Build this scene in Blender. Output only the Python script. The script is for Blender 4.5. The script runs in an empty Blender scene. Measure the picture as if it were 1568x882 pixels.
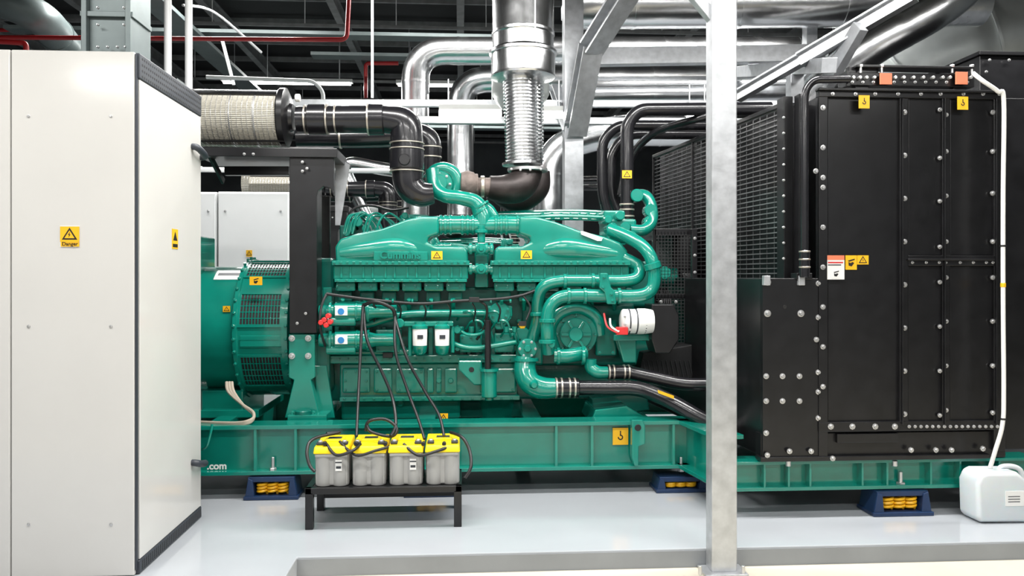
import bpy, bmesh, math, random
from mathutils import Vector, Matrix
random.seed(3)
# ---------------------------------------------------------------- camera model
F=1220.; CX=784.; CY=425.; TH=math.radians(3.7); ST=math.sin(TH); CT=math.cos(TH); H=1.6
def P(px,py,D):
    u=(px-CX)/F; v=-(py-CY)/F
    s=D/(CT-u*ST)
    return Vector((s*(ST+u*CT), D, H+s*v))
def S(px,D):
    u=(px-CX)/F
    return D/(CT-u*ST)/F
sc=bpy.context.scene
cam=bpy.data.cameras.new('camera'); co=bpy.data.objects.new('camera',cam); sc.collection.objects.link(co)
co.location=(0,0,H); co.rotation_euler=(math.radians(90),0,-TH); cam.lens=F/1568*36; cam.sensor_width=36; cam.shift_y=-16/1568
cam.clip_end=200
sc.camera=co
try:
    sc.view_settings.view_transform='Standard'
except Exception: pass
# ---------------------------------------------------------------- materials
def mat(name,c,rough=.5,metal=0.,var=.08,nscale=6,bump=0.,bscale=20,coat=0.,emit=0.,rv=.0,stretch=None):
    m=bpy.data.materials.new(name); m.use_nodes=True; nt=m.node_tree; b=nt.nodes['Principled BSDF']
    tc=nt.nodes.new('ShaderNodeTexCoord'); n=nt.nodes.new('ShaderNodeTexNoise'); n.inputs['Scale'].default_value=nscale; n.inputs['Detail'].default_value=5
    mp=nt.nodes.new('ShaderNodeMapping'); nt.links.new(tc.outputs['Object'],mp.inputs['Vector'])
    if stretch: mp.inputs['Scale'].default_value=stretch
    nt.links.new(mp.outputs['Vector'],n.inputs['Vector'])
    r=nt.nodes.new('ShaderNodeValToRGB'); r.color_ramp.elements[0].position=.3; r.color_ramp.elements[1].position=.7
    r.color_ramp.elements[0].color=tuple(x*(1-var) for x in c)+(1,); r.color_ramp.elements[1].color=tuple(min(1,x*(1+var)) for x in c)+(1,)
    nt.links.new(n.outputs['Fac'],r.inputs['Fac']); nt.links.new(r.outputs['Color'],b.inputs['Base Color'])
    b.inputs['Roughness'].default_value=rough; b.inputs['Metallic'].default_value=metal
    if rv>0:
        mr=nt.nodes.new('ShaderNodeMapRange'); mr.inputs['To Min'].default_value=max(0.02,rough-rv); mr.inputs['To Max'].default_value=rough+rv
        nt.links.new(n.outputs['Fac'],mr.inputs['Value']); nt.links.new(mr.outputs['Result'],b.inputs['Roughness'])
    if coat: b.inputs['Coat Weight'].default_value=coat; b.inputs['Coat Roughness'].default_value=.06
    if emit:
        b.inputs['Emission Color'].default_value=c+(1,); b.inputs['Emission Strength'].default_value=emit
    if bump:
        n2=nt.nodes.new('ShaderNodeTexNoise'); n2.inputs['Scale'].default_value=bscale; nt.links.new(mp.outputs['Vector'],n2.inputs['Vector'])
        bp=nt.nodes.new('ShaderNodeBump'); bp.inputs['Strength'].default_value=bump; bp.inputs['Distance'].default_value=.02
        nt.links.new(n2.outputs['Fac'],bp.inputs['Height']); nt.links.new(bp.outputs['Normal'],b.inputs['Normal'])
    return m
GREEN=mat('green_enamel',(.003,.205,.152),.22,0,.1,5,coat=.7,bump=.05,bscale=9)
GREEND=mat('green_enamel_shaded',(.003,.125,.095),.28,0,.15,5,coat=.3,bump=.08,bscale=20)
BLACK=mat('black_powder_coat',(.008,.008,.009),.28,0,.3,8)
BLACKM=mat('black_matt',(.010,.010,.011),.6,0,.3,8)
RUBBER=mat('black_rubber',(.010,.010,.012),.24,0,.2,8,coat=.2)
DARKG=mat('dark_grey_plastic',(.03,.035,.045),.45,0,.1)
CAB=mat('cabinet_cream_paint',(.60,.59,.565),.13,0,.02,2)
CABW=mat('cabinet_white_paint',(.78,.79,.79),.3,0,.03,2)
GALV=mat('galvanised_steel',(.50,.515,.535),.34,.6,.14,14,bump=.05,rv=.08)
DUCT=mat('aluminium_cladding',(.82,.83,.84),.24,1.,.05,3,bump=.3,bscale=4,rv=.08)
DUCTD=mat('zinc_duct',(.50,.53,.52),.4,.5,.1,3,bump=.1,bscale=4)
STEEL=mat('zinc_bolt',(.60,.60,.60),.33,.8,.1)
CLAMP=mat('clamp_steel',(.55,.5,.43),.35,.8,.1)
BEIGE=mat('filter_media',(.42,.40,.345),.6,.2,.15,60)
RUST=mat('turbo_lagging',(.17,.135,.12),.7,.2,.25,14,bump=.3)
BRONZE=mat('exhaust_elbow_iron',(.035,.028,.027),.45,.5,.3,10,bump=.1)
YEL=mat('sign_yellow',(.85,.46,.01),.45,0,.02)
BYEL=mat('battery_yellow_lid',(.88,.66,.01),.3,0,.03)
BGREY=mat('battery_grey_case',(.36,.36,.35),.35,0,.05)
SIGNB=mat('sign_black',(.01,.01,.01),.5)
WHITE=mat('white_plastic',(.8,.8,.78),.35,0,.03)
OFFW=mat('white_pipe_paint',(.66,.67,.67),.4,0,.04)
RED=mat('red_paint',(.35,.010,.012),.35,0,.1)
REDP=mat('red_plastic',(.6,.03,.03),.4)
ORANGE=mat('orange_label',(.75,.20,.10),.5)
BLUE=mat('blue_label',(.02,.2,.5),.5)
NAVY=mat('navy_paint',(.01,.03,.085),.35,0,.2)
SPR=mat('spring_yellow',(.8,.42,.01),.35)
DUCTGREY=mat('cable_duct_grey',(.13,.16,.16),.4,.3,.1)
CEIL=mat('ceiling_dark',(.016,.017,.017),.8,0,.4,1)
TRUSS=mat('truss_grey',(.17,.175,.175),.6,0,.2)
WALL=mat('wall_paint_grey',(.08,.09,.095),.7,0,.25,1)
EPOXY=mat('epoxy_floor_grey',(.385,.405,.43),.11,0,.05,1.2,bump=.05,bscale=3,rv=.04)
BEIGEF=mat('floor_beige',(.60,.56,.46),.25,0,.06,2)
KERB=mat('kerb_grey',(.25,.265,.28),.4,0,.08,3)
LAMP=mat('tube_lamp',(1.,.98,.94),.4,0,0,emit=14)
HARN=mat('cable_black',(.011,.011,.012),.4)
BEICAB=mat('cable_beige',(.40,.34,.27),.6)
CAN=mat('jerry_can_plastic',(.60,.65,.67),.35,0,.03)
CAN.node_tree.nodes['Principled BSDF'].inputs['Subsurface Weight'].default_value=.3
GAUGE=mat('fin_metal',(.20,.20,.205),.3,.6,.2)
MESHM=mat('guard_wire',(.05,.05,.052),.4,.3,.2)
# ---------------------------------------------------------------- grouping
groups={}
G=None
def group(name):
    global G
    e=bpy.data.objects.new(name,None); sc.collection.objects.link(e); e.empty_display_size=.2
    G=e; groups[e.name]=[]; return e
def mk(name,bm,m,smooth=False,bev=0.,seg=2,top=False):
    me=bpy.data.meshes.new(name)
    bmesh.ops.recalc_face_normals(bm,faces=bm.faces[:])
    bm.to_mesh(me); bm.free(); me.materials.append(m)
    if smooth:
        for p in me.polygons: p.use_smooth=True
        try: me.set_sharp_from_angle(angle=math.radians(38))
        except Exception: pass
    vs=[v.co for v in me.vertices]
    lo=Vector((min(v[i] for v in vs) for i in range(3))); hi=Vector((max(v[i] for v in vs) for i in range(3)))
    c=(lo+hi)/2; me.transform(Matrix.Translation(-c))
    o=bpy.data.objects.new(name,me); o.location=c; sc.collection.objects.link(o)
    o['lo']=list(lo); o['hi']=list(hi)
    if bev>0:
        b=o.modifiers.new('bevel','BEVEL'); b.width=bev; b.segments=seg; b.limit_method='ANGLE'; b.angle_limit=math.radians(40)
        if seg>2:
            for p in me.polygons: p.use_smooth=True
            try: me.set_sharp_from_angle(angle=math.radians(180))
            except Exception: pass
    if G is not None and not top: groups[G.name].append(o)
    return o
def prism(bm,verts_a,verts_b):
    a=[bm.verts.new(v) for v in verts_a]; b=[bm.verts.new(v) for v in verts_b]; n=len(a)
    bm.faces.new(a); bm.faces.new(list(reversed(b)))
    for i in range(n):
        j=(i+1)%n; bm.faces.new([a[j],a[i],b[i],b[j]])
def wbox(name,lo,hi,m,bev=.003,top=False):
    bm=bmesh.new(); x0,y0,z0=lo; x1,y1,z1=hi
    prism(bm,[(x0,y0,z0),(x1,y0,z0),(x1,y0,z1),(x0,y0,z1)],[(x0,y1,z0),(x1,y1,z0),(x1,y1,z1),(x0,y1,z1)])
    return mk(name,bm,m,False,bev,2,top)
def box(name,x0,y0,x1,y1,D,t,m,bev=.004):
    a=P(x0,(y0+y1)/2,D); b=P(x1,(y0+y1)/2,D); xm=(x0+x1)/2
    return wbox(name,(a.x,D,P(xm,y1,D).z),(b.x,D+t,P(xm,y0,D).z),m,bev)
def poly(name,pts,D,t,m,bev=.004,seg=2):
    bm=bmesh.new(); A=[P(x,y,D) for x,y in pts]
    prism(bm,A,[v+Vector((0,t,0)) for v in A]); return mk(name,bm,m,False,bev,seg)
def frame_axes(d):
    d=d.normalized(); up=Vector((0,0,1)) if abs(d.z)<.9 else Vector((0,1,0))
    a=d.cross(up).normalized(); b=d.cross(a).normalized(); return a,b
def addlathe(bm,o,d,prof,seg=24,mod=None):
    d=Vector(d).normalized(); a,b=frame_axes(d); rings=[]
    for r,h in prof:
        ring=[]
        for i in range(seg):
            t=2*math.pi*i/seg; rr=r*(mod(i) if mod else 1)
            ring.append(bm.verts.new(o+d*h+(a*math.cos(t)+b*math.sin(t))*rr))
        rings.append(ring)
    for k in range(len(rings)-1):
        for i in range(seg):
            j=(i+1)%seg; bm.faces.new([rings[k][i],rings[k][j],rings[k+1][j],rings[k+1][i]])
    bm.faces.new(rings[0]); bm.faces.new(list(reversed(rings[-1])))
def lathe(name,o,d,prof,m,seg=28,smooth=True,mod=None,bev=0):
    bm=bmesh.new(); addlathe(bm,Vector(o),Vector(d),prof,seg,mod); return mk(name,bm,m,smooth,bev)
def cyl(name,p0,p1,r0,m,r1=None,seg=24):
    p0=Vector(p0);p1=Vector(p1); L=(p1-p0).length; r1=r0 if r1 is None else r1
    c=min(.006,L*.15,r0*.2)
    return lathe(name,p0,p1-p0,[(r0-c,0),(r0,c),(r1,L-c),(r1-c,L)],m,seg)
def pc(name,a,b,r,m,r1=None,seg=24):
    k=S(a[0],a[2]); return cyl(name,P(*a),P(*b),r*k,m,None if r1 is None else r1*S(b[0],b[2]),seg)
def ycyl(name,px,py,D,r,t,m,seg=28):
    k=S(px,D); p=P(px,py,D); return cyl(name,p,p+Vector((0,t,0)),r*k,m,None,seg)
def catmull(pts,sub):
    out=[]; n=len(pts)
    for i in range(n-1):
        p0=pts[max(i-1,0)];p1=pts[i];p2=pts[i+1];p3=pts[min(i+2,n-1)]
        for s in range(sub):
            t=s/sub
            out.append([.5*((2*p1[k])+(-p0[k]+p2[k])*t+(2*p0[k]-5*p1[k]+4*p2[k]-p3[k])*t*t+(-p0[k]+3*p1[k]-3*p2[k]+p3[k])*t**3) for k in range(4)])
    out.append(list(pts[-1])); return out
def round_path(pts,rad):
    out=[pts[0]]
    for i in range(1,len(pts)-1):
        a=Vector(pts[i-1][:3]);b=Vector(pts[i][:3]);c=Vector(pts[i+1][:3]); r=pts[i][3]
        d1=(a-b);d2=(c-b); q=min(rad,d1.length*.48,d2.length*.48)
        s=b+d1.normalized()*q; e=b+d2.normalized()*q
        for k in range(9):
            t=k/8; p=s*(1-t)**2+b*2*t*(1-t)+e*t*t
            out.append([p.x,p.y,p.z,r])
    out.append(pts[-1]); return out
def addtube(bm,pts,seg):
    rings=[]; prevA=None
    V=[Vector(p[:3]) for p in pts]
    for i,p in enumerate(V):
        d=(V[min(i+1,len(V)-1)]-V[max(i-1,0)])
        if d.length<1e-7: d=Vector((1,0,0))
        d.normalize()
        if prevA is None: a,b=frame_axes(d)
        else:
            a=(prevA-d*prevA.dot(d)).normalized(); b=d.cross(a)
        prevA=a
        rings.append([bm.verts.new(p+(a*math.cos(2*math.pi*k/seg)+b*math.sin(2*math.pi*k/seg))*pts[i][3]) for k in range(seg)])
    for k in range(len(rings)-1):
        for i in range(seg):
            j=(i+1)%seg; bm.faces.new([rings[k][i],rings[k][j],rings[k+1][j],rings[k+1][i]])
    bm.faces.new(rings[0]); bm.faces.new(list(reversed(rings[-1])))
def tube(name,pts,r,m,seg=16,sub=7,fillet=None):
    q=[]
    for i,p in enumerate(pts):
        rr=r[i] if isinstance(r,(list,tuple)) else r
        v=P(p[0],p[1],p[2]); q.append([v.x,v.y,v.z,rr*S(p[0],p[2])])
    q=round_path(q,fillet) if fillet else catmull(q,sub)
    bm=bmesh.new(); addtube(bm,q,seg); return mk(name,bm,m,True)
def beam(name,p0,p1,w,h,m,bev=.003):
    p0=Vector(p0);p1=Vector(p1); d=(p1-p0).normalized()
    up=Vector((0,0,1)) if abs(d.z)<.95 else Vector((0,1,0))
    s=d.cross(up).normalized()*w/2; u=s.cross(d).normalized()*h/2
    bm=bmesh.new(); prism(bm,[p0-s-u,p0+s-u,p0+s+u,p0-s+u],[p1-s-u,p1+s-u,p1+s+u,p1-s+u]); return mk(name,bm,m,False,bev)
def pbeam(name,a,b,w,h,m): return beam(name,P(*a),P(*b),w,h,m)
def ibeam(name,p0,p1,w,h,t,m):
    p0=Vector(p0);p1=Vector(p1); d=(p1-p0).normalized()
    up=Vector((0,0,1)) if abs(d.z)<.95 else Vector((0,1,0))
    s=d.cross(up).normalized(); u=s.cross(d).normalized(); bm=bmesh.new()
    def pr(a0,a1,b0,b1):
        prism(bm,[p0+s*a0+u*b0,p0+s*a1+u*b0,p0+s*a1+u*b1,p0+s*a0+u*b1],[p1+s*a0+u*b0,p1+s*a1+u*b0,p1+s*a1+u*b1,p1+s*a0+u*b1])
    pr(-w/2,w/2,h/2-t,h/2); pr(-w/2,w/2,-h/2,-h/2+t); pr(-t/2,t/2,-h/2+t,h/2-t)
    return mk(name,bm,m,False,.001)
def bolts(name,pts,D,r,m,t=.014,seg=8):
    bm=bmesh.new()
    for px,py in pts:
        k=S(px,D)*.8; p=P(px,py,D)
        addlathe(bm,p-Vector((0,t,0)),(0,1,0),[(r*k*.6,0),(r*k*.8,t*.3),(r*k*.8,t*.65),(r*k*1.2,t*.7),(r*k*1.2,t*1.4)],seg)
    return mk(name,bm,m,True)
def arc(name,X0,X1,cy,cz,R0,R1,a0,a1,m,n=14,bev=0):
    bm=bmesh.new(); A=[]
    for i in range(n+1):
        a=math.radians(a0+(a1-a0)*i/n); A.append((math.cos(a),math.sin(a)))
    for i in range(n):
        c0,s0=A[i];c1,s1=A[i+1]
        prism(bm,[(X0,cy-c0*R0,cz+s0*R0),(X0,cy-c0*R1,cz+s0*R1),(X0,cy-c1*R1,cz+s1*R1),(X0,cy-c1*R0,cz+s1*R0)],
                 [(X1,cy-c0*R0,cz+s0*R0),(X1,cy-c0*R1,cz+s0*R1),(X1,cy-c1*R1,cz+s1*R1),(X1,cy-c1*R0,cz+s1*R0)])
    return mk(name,bm,m,False,0)
def flat(name,pts3,m,n=Vector((0,-1,0)),t=.0015):
    bm=bmesh.new(); prism(bm,pts3,[p+n*t for p in pts3]); return mk(name,bm,m)
def sign(px,py,D,w,h,kind='warn',base=YEL):
    k=S(px,D); c=P(px,py,D); hw=w*k/2;hh=h*k/2
    def q(x,z,off): return Vector((c.x+x,D-off,c.z+z))
    flat('sign_plate',[q(-hw,-hh,0),q(hw,-hh,0),q(hw,hh,0),q(-hw,hh,0)],base,t=.003)
    r=min(hw,hh)*.88
    def P2(l,m,off,t=.001): flat('sign_mark',[q(a,b,off) for a,b in l],m,t=t)
    if kind=='warn':
        P2([(-r*1.1,-r*.8),(r*1.1,-r*.8),(0,r*.98)],SIGNB,.003); P2([(-r*.72,-r*.58),(r*.72,-r*.58),(0,r*.58)],base,.004)
        P2([(-r*.14,-r*.45),(r*.16,-r*.05),(-r*.02,r*0.0),(r*.12,r*.38),(-r*.22,-.1*r),(-r*.02,-r*.1)],SIGNB,.005)
    elif kind=='hand':
        P2([(-r*.5,-r*.6),(r*.1,-r*.75),(r*.6,-r*.1),(r*.25,r*.1),(-r*.1,-r*.1),(-r*.55,r*.1)],SIGNB,.003)
        P2([(-r*.7,r*.35),(r*.7,r*.75),(r*.7,r*.5),(-r*.4,r*.15)],SIGNB,.003)
    elif kind=='hook':
        P2([(-r*.08,r*.2),(r*.08,r*.2),(r*.08,r*.8),(-r*.08,r*.8)],SIGNB,.003)
        bm=bmesh.new()
        for i in range(10):
            a=math.radians(110-300*i/10);b=math.radians(110-300*(i+1)/10);cc=-r*.15
            def R(o): return [q(math.cos(a)*r*.4,cc+math.sin(a)*r*.4,o),q(math.cos(b)*r*.4,cc+math.sin(b)*r*.4,o),q(math.cos(b)*r*.22,cc+math.sin(b)*r*.22,o),q(math.cos(a)*r*.22,cc+math.sin(a)*r*.22,o)]
            prism(bm,R(.003),R(.004))
        mk('sign_mark',bm,SIGNB)
def text(name,s,px,py,D,size,m,ext=.001,off=.0,rot=None,bold=0):
    cu=bpy.data.curves.new(name,'FONT'); cu.body=s; cu.size=size*S(px,D); cu.extrude=ext; cu.offset=bold; cu.align_x='CENTER'; cu.align_y='CENTER'
    cu.materials.append(m); o=bpy.data.objects.new(name,cu); sc.collection.objects.link(o); o.location=P(px,py,D)-Vector((0,off,0)); o.rotation_euler=rot or (math.radians(90),0,0)
    groups[G.name].append(o); return o
# ================================================================ ROOM
XL,XR,YB,ZC=-9.,9.,27.,6.3
KY=4.63; KX=P(455,850,KY).x
wbox('floor',(XL,-6,-.32),(XR,YB,-.11),BEIGEF,0,True)
def plin():
    bm=bmesh.new(); pts=[(XL,1.5),(KX-.02,1.5),(KX,KY),(XR,KY),(XR,YB),(XL,YB)]
    prism(bm,[(x,y,-.11) for x,y in pts],[(x,y,0) for x,y in pts]); return mk('floor_plinth',bm,EPOXY,False,.006,2,True)
plin()
wbox('trim_1',(KX,KY-.006,-.11),(XR,KY-.001,-.012),KERB,0,True)
wbox('wall_back',(XL,YB,-.11),(XR,YB+.2,ZC),WALL,0,True)
wbox('wall_left',(XL-.2,-6,-.11),(XL,YB,ZC),WALL,0,True)
wbox('wall_right',(XR,-6,-.11),(XR+.2,YB,ZC),WALL,0,True)
wbox('ceiling',(XL,-6,ZC),(XR,YB,ZC+.2),CEIL,0,True)
group('ceiling_truss_grid')
for i in range(16):
    y=7+i*1.25
    beam('purlin',(XL+.05,y,ZC-.12),(XR-.05,y,ZC-.12),.05,.1,TRUSS)
for i in range(9):
    x=-8+i*2.0
    ibeam('main_beam',(x,-5,ZC-.35),(x,YB-.1,ZC-.35),.12,.22,.02,TRUSS)
for i in range(5):
    y=9+i*3.5
    beam('tie',(XL+.1,y,ZC-.8),(XR-.1,y,ZC-.8),.04,.05,TRUSS)
    for k in range(12):
        x=-8+k*1.4; beam('hanger',(x,y,ZC-.8),(x,y,ZC-.02),.012,.012,OFFW,0)
for a,b in [((-7.5,9,5.1),(-2.5,9,5.1)),((-6,11,4.9),(1,11,4.9)),((-3.5,8.5,4.75),(-3.5,20,4.75)),((-2.2,12,4.9),(6,12,4.9)),((-5,14,5.0),(-5,25,5.0)),((-1.5,14,4.6),(-1.5,25,4.6)),((-7,16,4.6),(5,16,4.6))]:
    beam('cable_tray',a,b,.3 if a[0]==b[0] else .25,.05,DUCTGREY)
# ================================================================ ELECTRICAL CABINET
group('electrical_cabinet')
D1,D2=4.40,5.44; XS=P(208,400,D1).x; Xl=P(18,400,D1).x; ZT=P(208,80,D1).z
wbox('carcass',(Xl,D1+.02,.004),(XS-.012,D2,ZT-.01),DARKG,.004)
wbox('door_leaf',(Xl+.003,D1-.012,.003),(XS-.004,D1+.02,ZT),CAB,.006)
z0=P(208,120,D1).z; z1=P(208,859,D1).z
wbox('side_panel',(XS-.012,D1+.024,z1),(XS+.012,D2-.002,z0),CAB,.004)
wbox('corner_seal',(XS-.004,D1-.006,.03),(XS+.006,D1+.02,ZT-.01),DARKG,.002)
wbox('top_trim',(XS-.03,D1+.01,z0+.003),(XS+.016,D2,ZT),DARKG,.006)
wbox('bottom_trim',(XS-.03,D1+.01,.003),(XS+.016,D2,z1-.003),DARKG,.006)
bm=bmesh.new()
for zz0,zz1 in ((z0+.02,ZT-.025),(.02,z1-.02)):
    for i in range(34):
        for j in range(4):
            y=D1+.05+i*(D2-D1-.08)/33; z=zz0+(zz1-zz0)*j/3
            addlathe(bm,Vector((XS+.0155,y,z)),(1,0,0),[(.0075,0),(.0075,.0015)],8)
mk('trim_perforations',bm,SIGNB)
for py in (235,713):
    c=P(298,py,D2-.12); c.x=XS+.012
    bm=bmesh.new(); pts=[[c.x-.01,c.y-.06,c.z+.035,.02],[c.x+.03,c.y-.06,c.z+.03,.022],[c.x+.045,c.y+.0,c.z+.01,.022],[c.x+.035,c.y+.09,c.z-.005,.022],[c.x,c.y+.11,c.z-.01,.02]]
    addtube(bm,catmull(pts,5),10); mk('hinge_lever',bm,DARKG,True)
bolts('door_screws',[(x,y) for x in (44,170) for y in (178,500,803)],D1-.012,2.8,STEEL,.008)
def dsign(px,py,w,h): 
    box('sign_border',px-w/2,py-h/2,px+w/2,py+h/2,D1-.014,.003,WHITE,0)
    sign(px,py-h*.1,D1-.016,w*.94,h*.72,'warn')
    box('sign_strip',px-w*.47,py+h*.27,px+w*.47,py+h*.47,D1-.019,.003,YEL,0)
    text('sign_text','Danger',px,py+h*.35,D1-.0205,8,SIGNB)
dsign(107,362,30,33)
for D in [4.4+i*.005 for i in range(260)]:
    if abs(P(268,366,D).x-(XS+.013))<.002: break
zc=P(268,366,D).z
flat('side_sign_plate',[Vector((XS+.0125,D-.05,zc-.06)),Vector((XS+.0125,D+.05,zc-.06)),Vector((XS+.0125,D+.05,zc+.06)),Vector((XS+.0125,D-.05,zc+.06))],YEL,Vector((1,0,0)),.002)
flat('side_sign_mark',[Vector((XS+.0145,D-.035,zc-.01)),Vector((XS+.0145,D+.035,zc-.01)),Vector((XS+.0145,D,zc+.045))],SIGNB,Vector((1,0,0)),.001)
flat('side_sign_mark',[Vector((XS+.0145,D-.04,zc-.05)),Vector((XS+.0145,D+.04,zc-.05)),Vector((XS+.0145,D+.04,zc-.03)),Vector((XS+.0145,D-.04,zc-.03))],SIGNB,Vector((1,0,0)),.001)
group('electrical_cabinet')
wbox('carcass',(Xl-.9,D1+.02,.004),(Xl-.004,D2,ZT-.01),DARKG,.004)
wbox('door_leaf',(Xl-.9,D1-.012,.003),(Xl-.003,D1+.02,ZT),CAB,.006)
bolts('door_screws',[(-140,178),(-140,500),(-140,803)],D1-.012,2.2,STEEL,.006)
group('cable_riser_duct')
a=P(130,77,4.7);b=P(205,77,4.7)
zt=ZT+.002
for nm,x0,x1,y0,y1 in (('left_flange',a.x,a.x+.03,4.65,4.95),('right_flange',b.x-.03,b.x,4.65,4.95)):
    wbox(nm,(x0,y0,zt),(x1,y1,5.6),DUCTGREY,.003)
wbox('riser_body',(a.x+.03,4.69,zt),(b.x-.03,4.93,5.6),DUCTGREY,.003)
for zz in (zt+.02,zt+.27,zt+.52,zt+.8,zt+1.1): wbox('riser_joint',(a.x-.01,4.66,zz),(b.x+.01,4.94,zz+.03),DUCTGREY,.002)
bolts('riser_bolts',[(150,72),(165,72),(180,72),(192,72),(150,38),(190,38),(150,12),(190,12)],4.655,2,STEEL)
group('conduit_pipe')
pc('pipe',(257,255,6.6),(257,-260,6.6),5.5,OFFW)
pc('second_pipe',(289,255,6.6),(289,-260,6.6),5.5,OFFW)
pbeam('pipe_bridge',(250,140,6.66),(296,140,6.66),.03,.03,GALV)
# ================================================================ DIESEL GENERATOR
genset=group('diesel_generator')
AY=6.9; AZ=P(400,502,6.9).z
def xof(px,D): return P(px,430,D).x
# alternator
xa=xof(225,6.4); xb=xof(358,6.4); xc=xof(445,6.4); xd=xof(475,6.4)
lathe('alternator_body',(xa,AY,AZ),(1,0,0),[(.30,-.0),(.45,.02),(.50,.10),(.52,.3),(.52,xb-xa)],GREEN,64)
lathe('alternator_housing',(xb-.01,AY,AZ),(1,0,0),[(.50,0),(.565,.01),(.585,.02),(.585,.05),(.565,.055),(.565,xc-xb-.05),(.59,xc-xb-.045),(.59,xc-xb),(.45,xc-xb+.005)],GREEN,72)
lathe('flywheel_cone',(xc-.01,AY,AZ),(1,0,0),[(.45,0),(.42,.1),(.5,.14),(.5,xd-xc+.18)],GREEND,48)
for a0,a1 in ((6,31),(-50,-20),(50,72),(82,104)):
    X0=xb+.06;X1=xc-.07
    arc('vent_recess',X0,X1,AY,AZ,.55,.569,a0,a1,BLACKM)
    n=13
    for i in range(n+1):
        x=X0+(X1-X0)*i/n; arc('vent_bar',x-.0028,x+.0028,AY,AZ,.56,.574,a0,a1,GREEN,8)
    for i in range(6):
        aa=a0+(a1-a0)*i/5; arc('vent_bar',X0,X1,AY,AZ,.56,.573,aa-.3,aa+.3,GREEN,1)
    arc('vent_frame',X0-.02,X0,AY,AZ,.55,.578,a0-2,a1+2,GREEN); arc('vent_frame',X1,X1+.02,AY,AZ,.55,.578,a0-2,a1+2,GREEN)
    arc('vent_frame',X0,X1,AY,AZ,.55,.578,a0-2,a0,GREEN,1); arc('vent_frame',X0,X1,AY,AZ,.55,.578,a1,a1+2,GREEN,1)
for a in (-12,-6): arc('housing_rib',xb+.06,xc-.08,AY,AZ,.55,.576,a,a+1.2,GREEN,1)
bm=bmesh.new()
for xx in (xb+.02,xc-.02):
    for a in range(-55,100,10):
        c_,s_=math.cos(math.radians(a)),math.sin(math.radians(a)); addlathe(bm,Vector((xx,AY-c_*.57,AZ+s_*.57)),(0,-c_,s_),[(.013,0),(.013,.03),(.008,.034)],8)
mk('housing_bolts',bm,GREEN,True)
box('housing_boss',366,513,440,532,6.33,.06,GREEN,.01)
sign(392,430,6.315,19,13,'hand'); sign(347,473,6.395,11,9,'warn')
arc('name_label',xof(322,6.5),xof(366,6.5),AY,AZ,.5,.524,52,68,WHITE); arc('name_label_band',xof(326,6.5),xof(364,6.5),AY,AZ,.5,.5245,58,63,DARKG)
box('alternator_foot',308,598,372,632,6.55,.7,GREEN,.01); box('alternator_foot_plate',306,628,396,640,6.45,.9,GREEN,.005)
box('terminal_box',180,420,300,360,6.5,.5,GREEN,.01)
# rear mount / bracket
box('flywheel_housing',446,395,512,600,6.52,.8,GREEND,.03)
poly('engine_mount',[(442,512),(482,512),(482,578),(476,582),(490,640),(436,640),(450,582),(442,578)],6.2,.12,GREEN,.006)
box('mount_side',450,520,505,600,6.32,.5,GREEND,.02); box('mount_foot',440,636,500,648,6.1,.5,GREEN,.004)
poly('mount_web',[(482,560),(500,560),(512,640),(486,640)],6.3,.04,GREEN)
pc('mount_isolator',(464,628,6.16),(464,640,6.16),12,GREEND); bolts('mount_foot_bolts',[(448,632),(480,632)],6.18,4,GREEN)
bolts('mount_bolts',[(447,518),(472,518),(447,545),(472,545)],6.195,5.0,STEEL,.02,12)
# black support column
poly('filter_stand_column',[(443,225),(511,225),(511,300),(505,288),(495,285),(487,292),(485,300),(485,510),(443,510)],6.18,.06,BLACK,.004)
box('stand_column_return',478,285,486,505,6.2,.2,BLACK,.003)
box('stand_top',300,226,516,240,6.14,.55,BLACK,.004)
poly('stand_gusset',[(513,238),(536,252),(521,345),(513,345)],6.55,.01,GALV,.002)
pbeam('stand_arm',(516,240,6.3),(536,256,6.8),.02,.04,BLACK)
box('stand_back_leg',487,300,505,420,6.9,.05,BLACK)
bolts('stand_bolts',[(374,236),(388,236),(463,248),(463,262),(470,258),(468,480),(455,495)],6.14,2.4,STEEL)
pbeam('stand_brace',(318,232,6.2),(342,278,6.5),.02,.05,BLACK); pbeam('stand_brace',(345,262,6.5),(443,262,6.5),.06,.07,BLACK)
# main cylinder block
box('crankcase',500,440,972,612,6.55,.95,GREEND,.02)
box('crankcase_skirt',520,556,792,612,6.42,1.1,GREEN,.012)
box('pan_rail',486,544,800,556,6.36,1.1,GREEN,.006); box('skirt_rail',520,607,796,614,6.36,1.1,GREEN,.004)
box('oil_sump_rear',522,612,705,642,6.5,.9,GREEN,.02)
lathe('oil_sump_well',P(760,643,6.75),(0,0,1),[(.13,0),(.17,.02),(.2,.2),(.2,.25)],GREEN,20)
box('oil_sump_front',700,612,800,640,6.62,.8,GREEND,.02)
bolts('pan_bolts',[(x,550) for x in range(494,800,13)],6.36,2.6,GREEN,.014)
bolts('skirt_bolts',[(x,610.5) for x in range(528,790,15)],6.36,2.4,GREEN,.014)
for x0,x1 in ((524,566),(572,600),(606,650),(654,664),(668,676),(681,700),(735,790)):
    box('access_cover',x0,564,x1,602,6.38,.06,GREEN,.012)
bolts('cover_bolts',[(x,y) for x in (529,561,577,596,611,645,740,785) for y in (569,597)]+[(529,583),(561,583),(628,569),(628,597),(545,569),(545,597)],6.38,2.6,GREEN,.014)
ycyl('plug',613,618,6.46,5,.05,GREEN); ycyl('plug',672,583,6.36,4,.05,GREEN); ycyl('plug',690,583,6.36,4,.05,GREEN)
for x in range(512,800,24): box('block_rib',x,500,x+7,546,6.46,.12,GREEN,.006)
for i in range(9):
    x=525+i*31; ycyl('core_plug',x,536,6.5,6,.07,GREEN)
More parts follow.
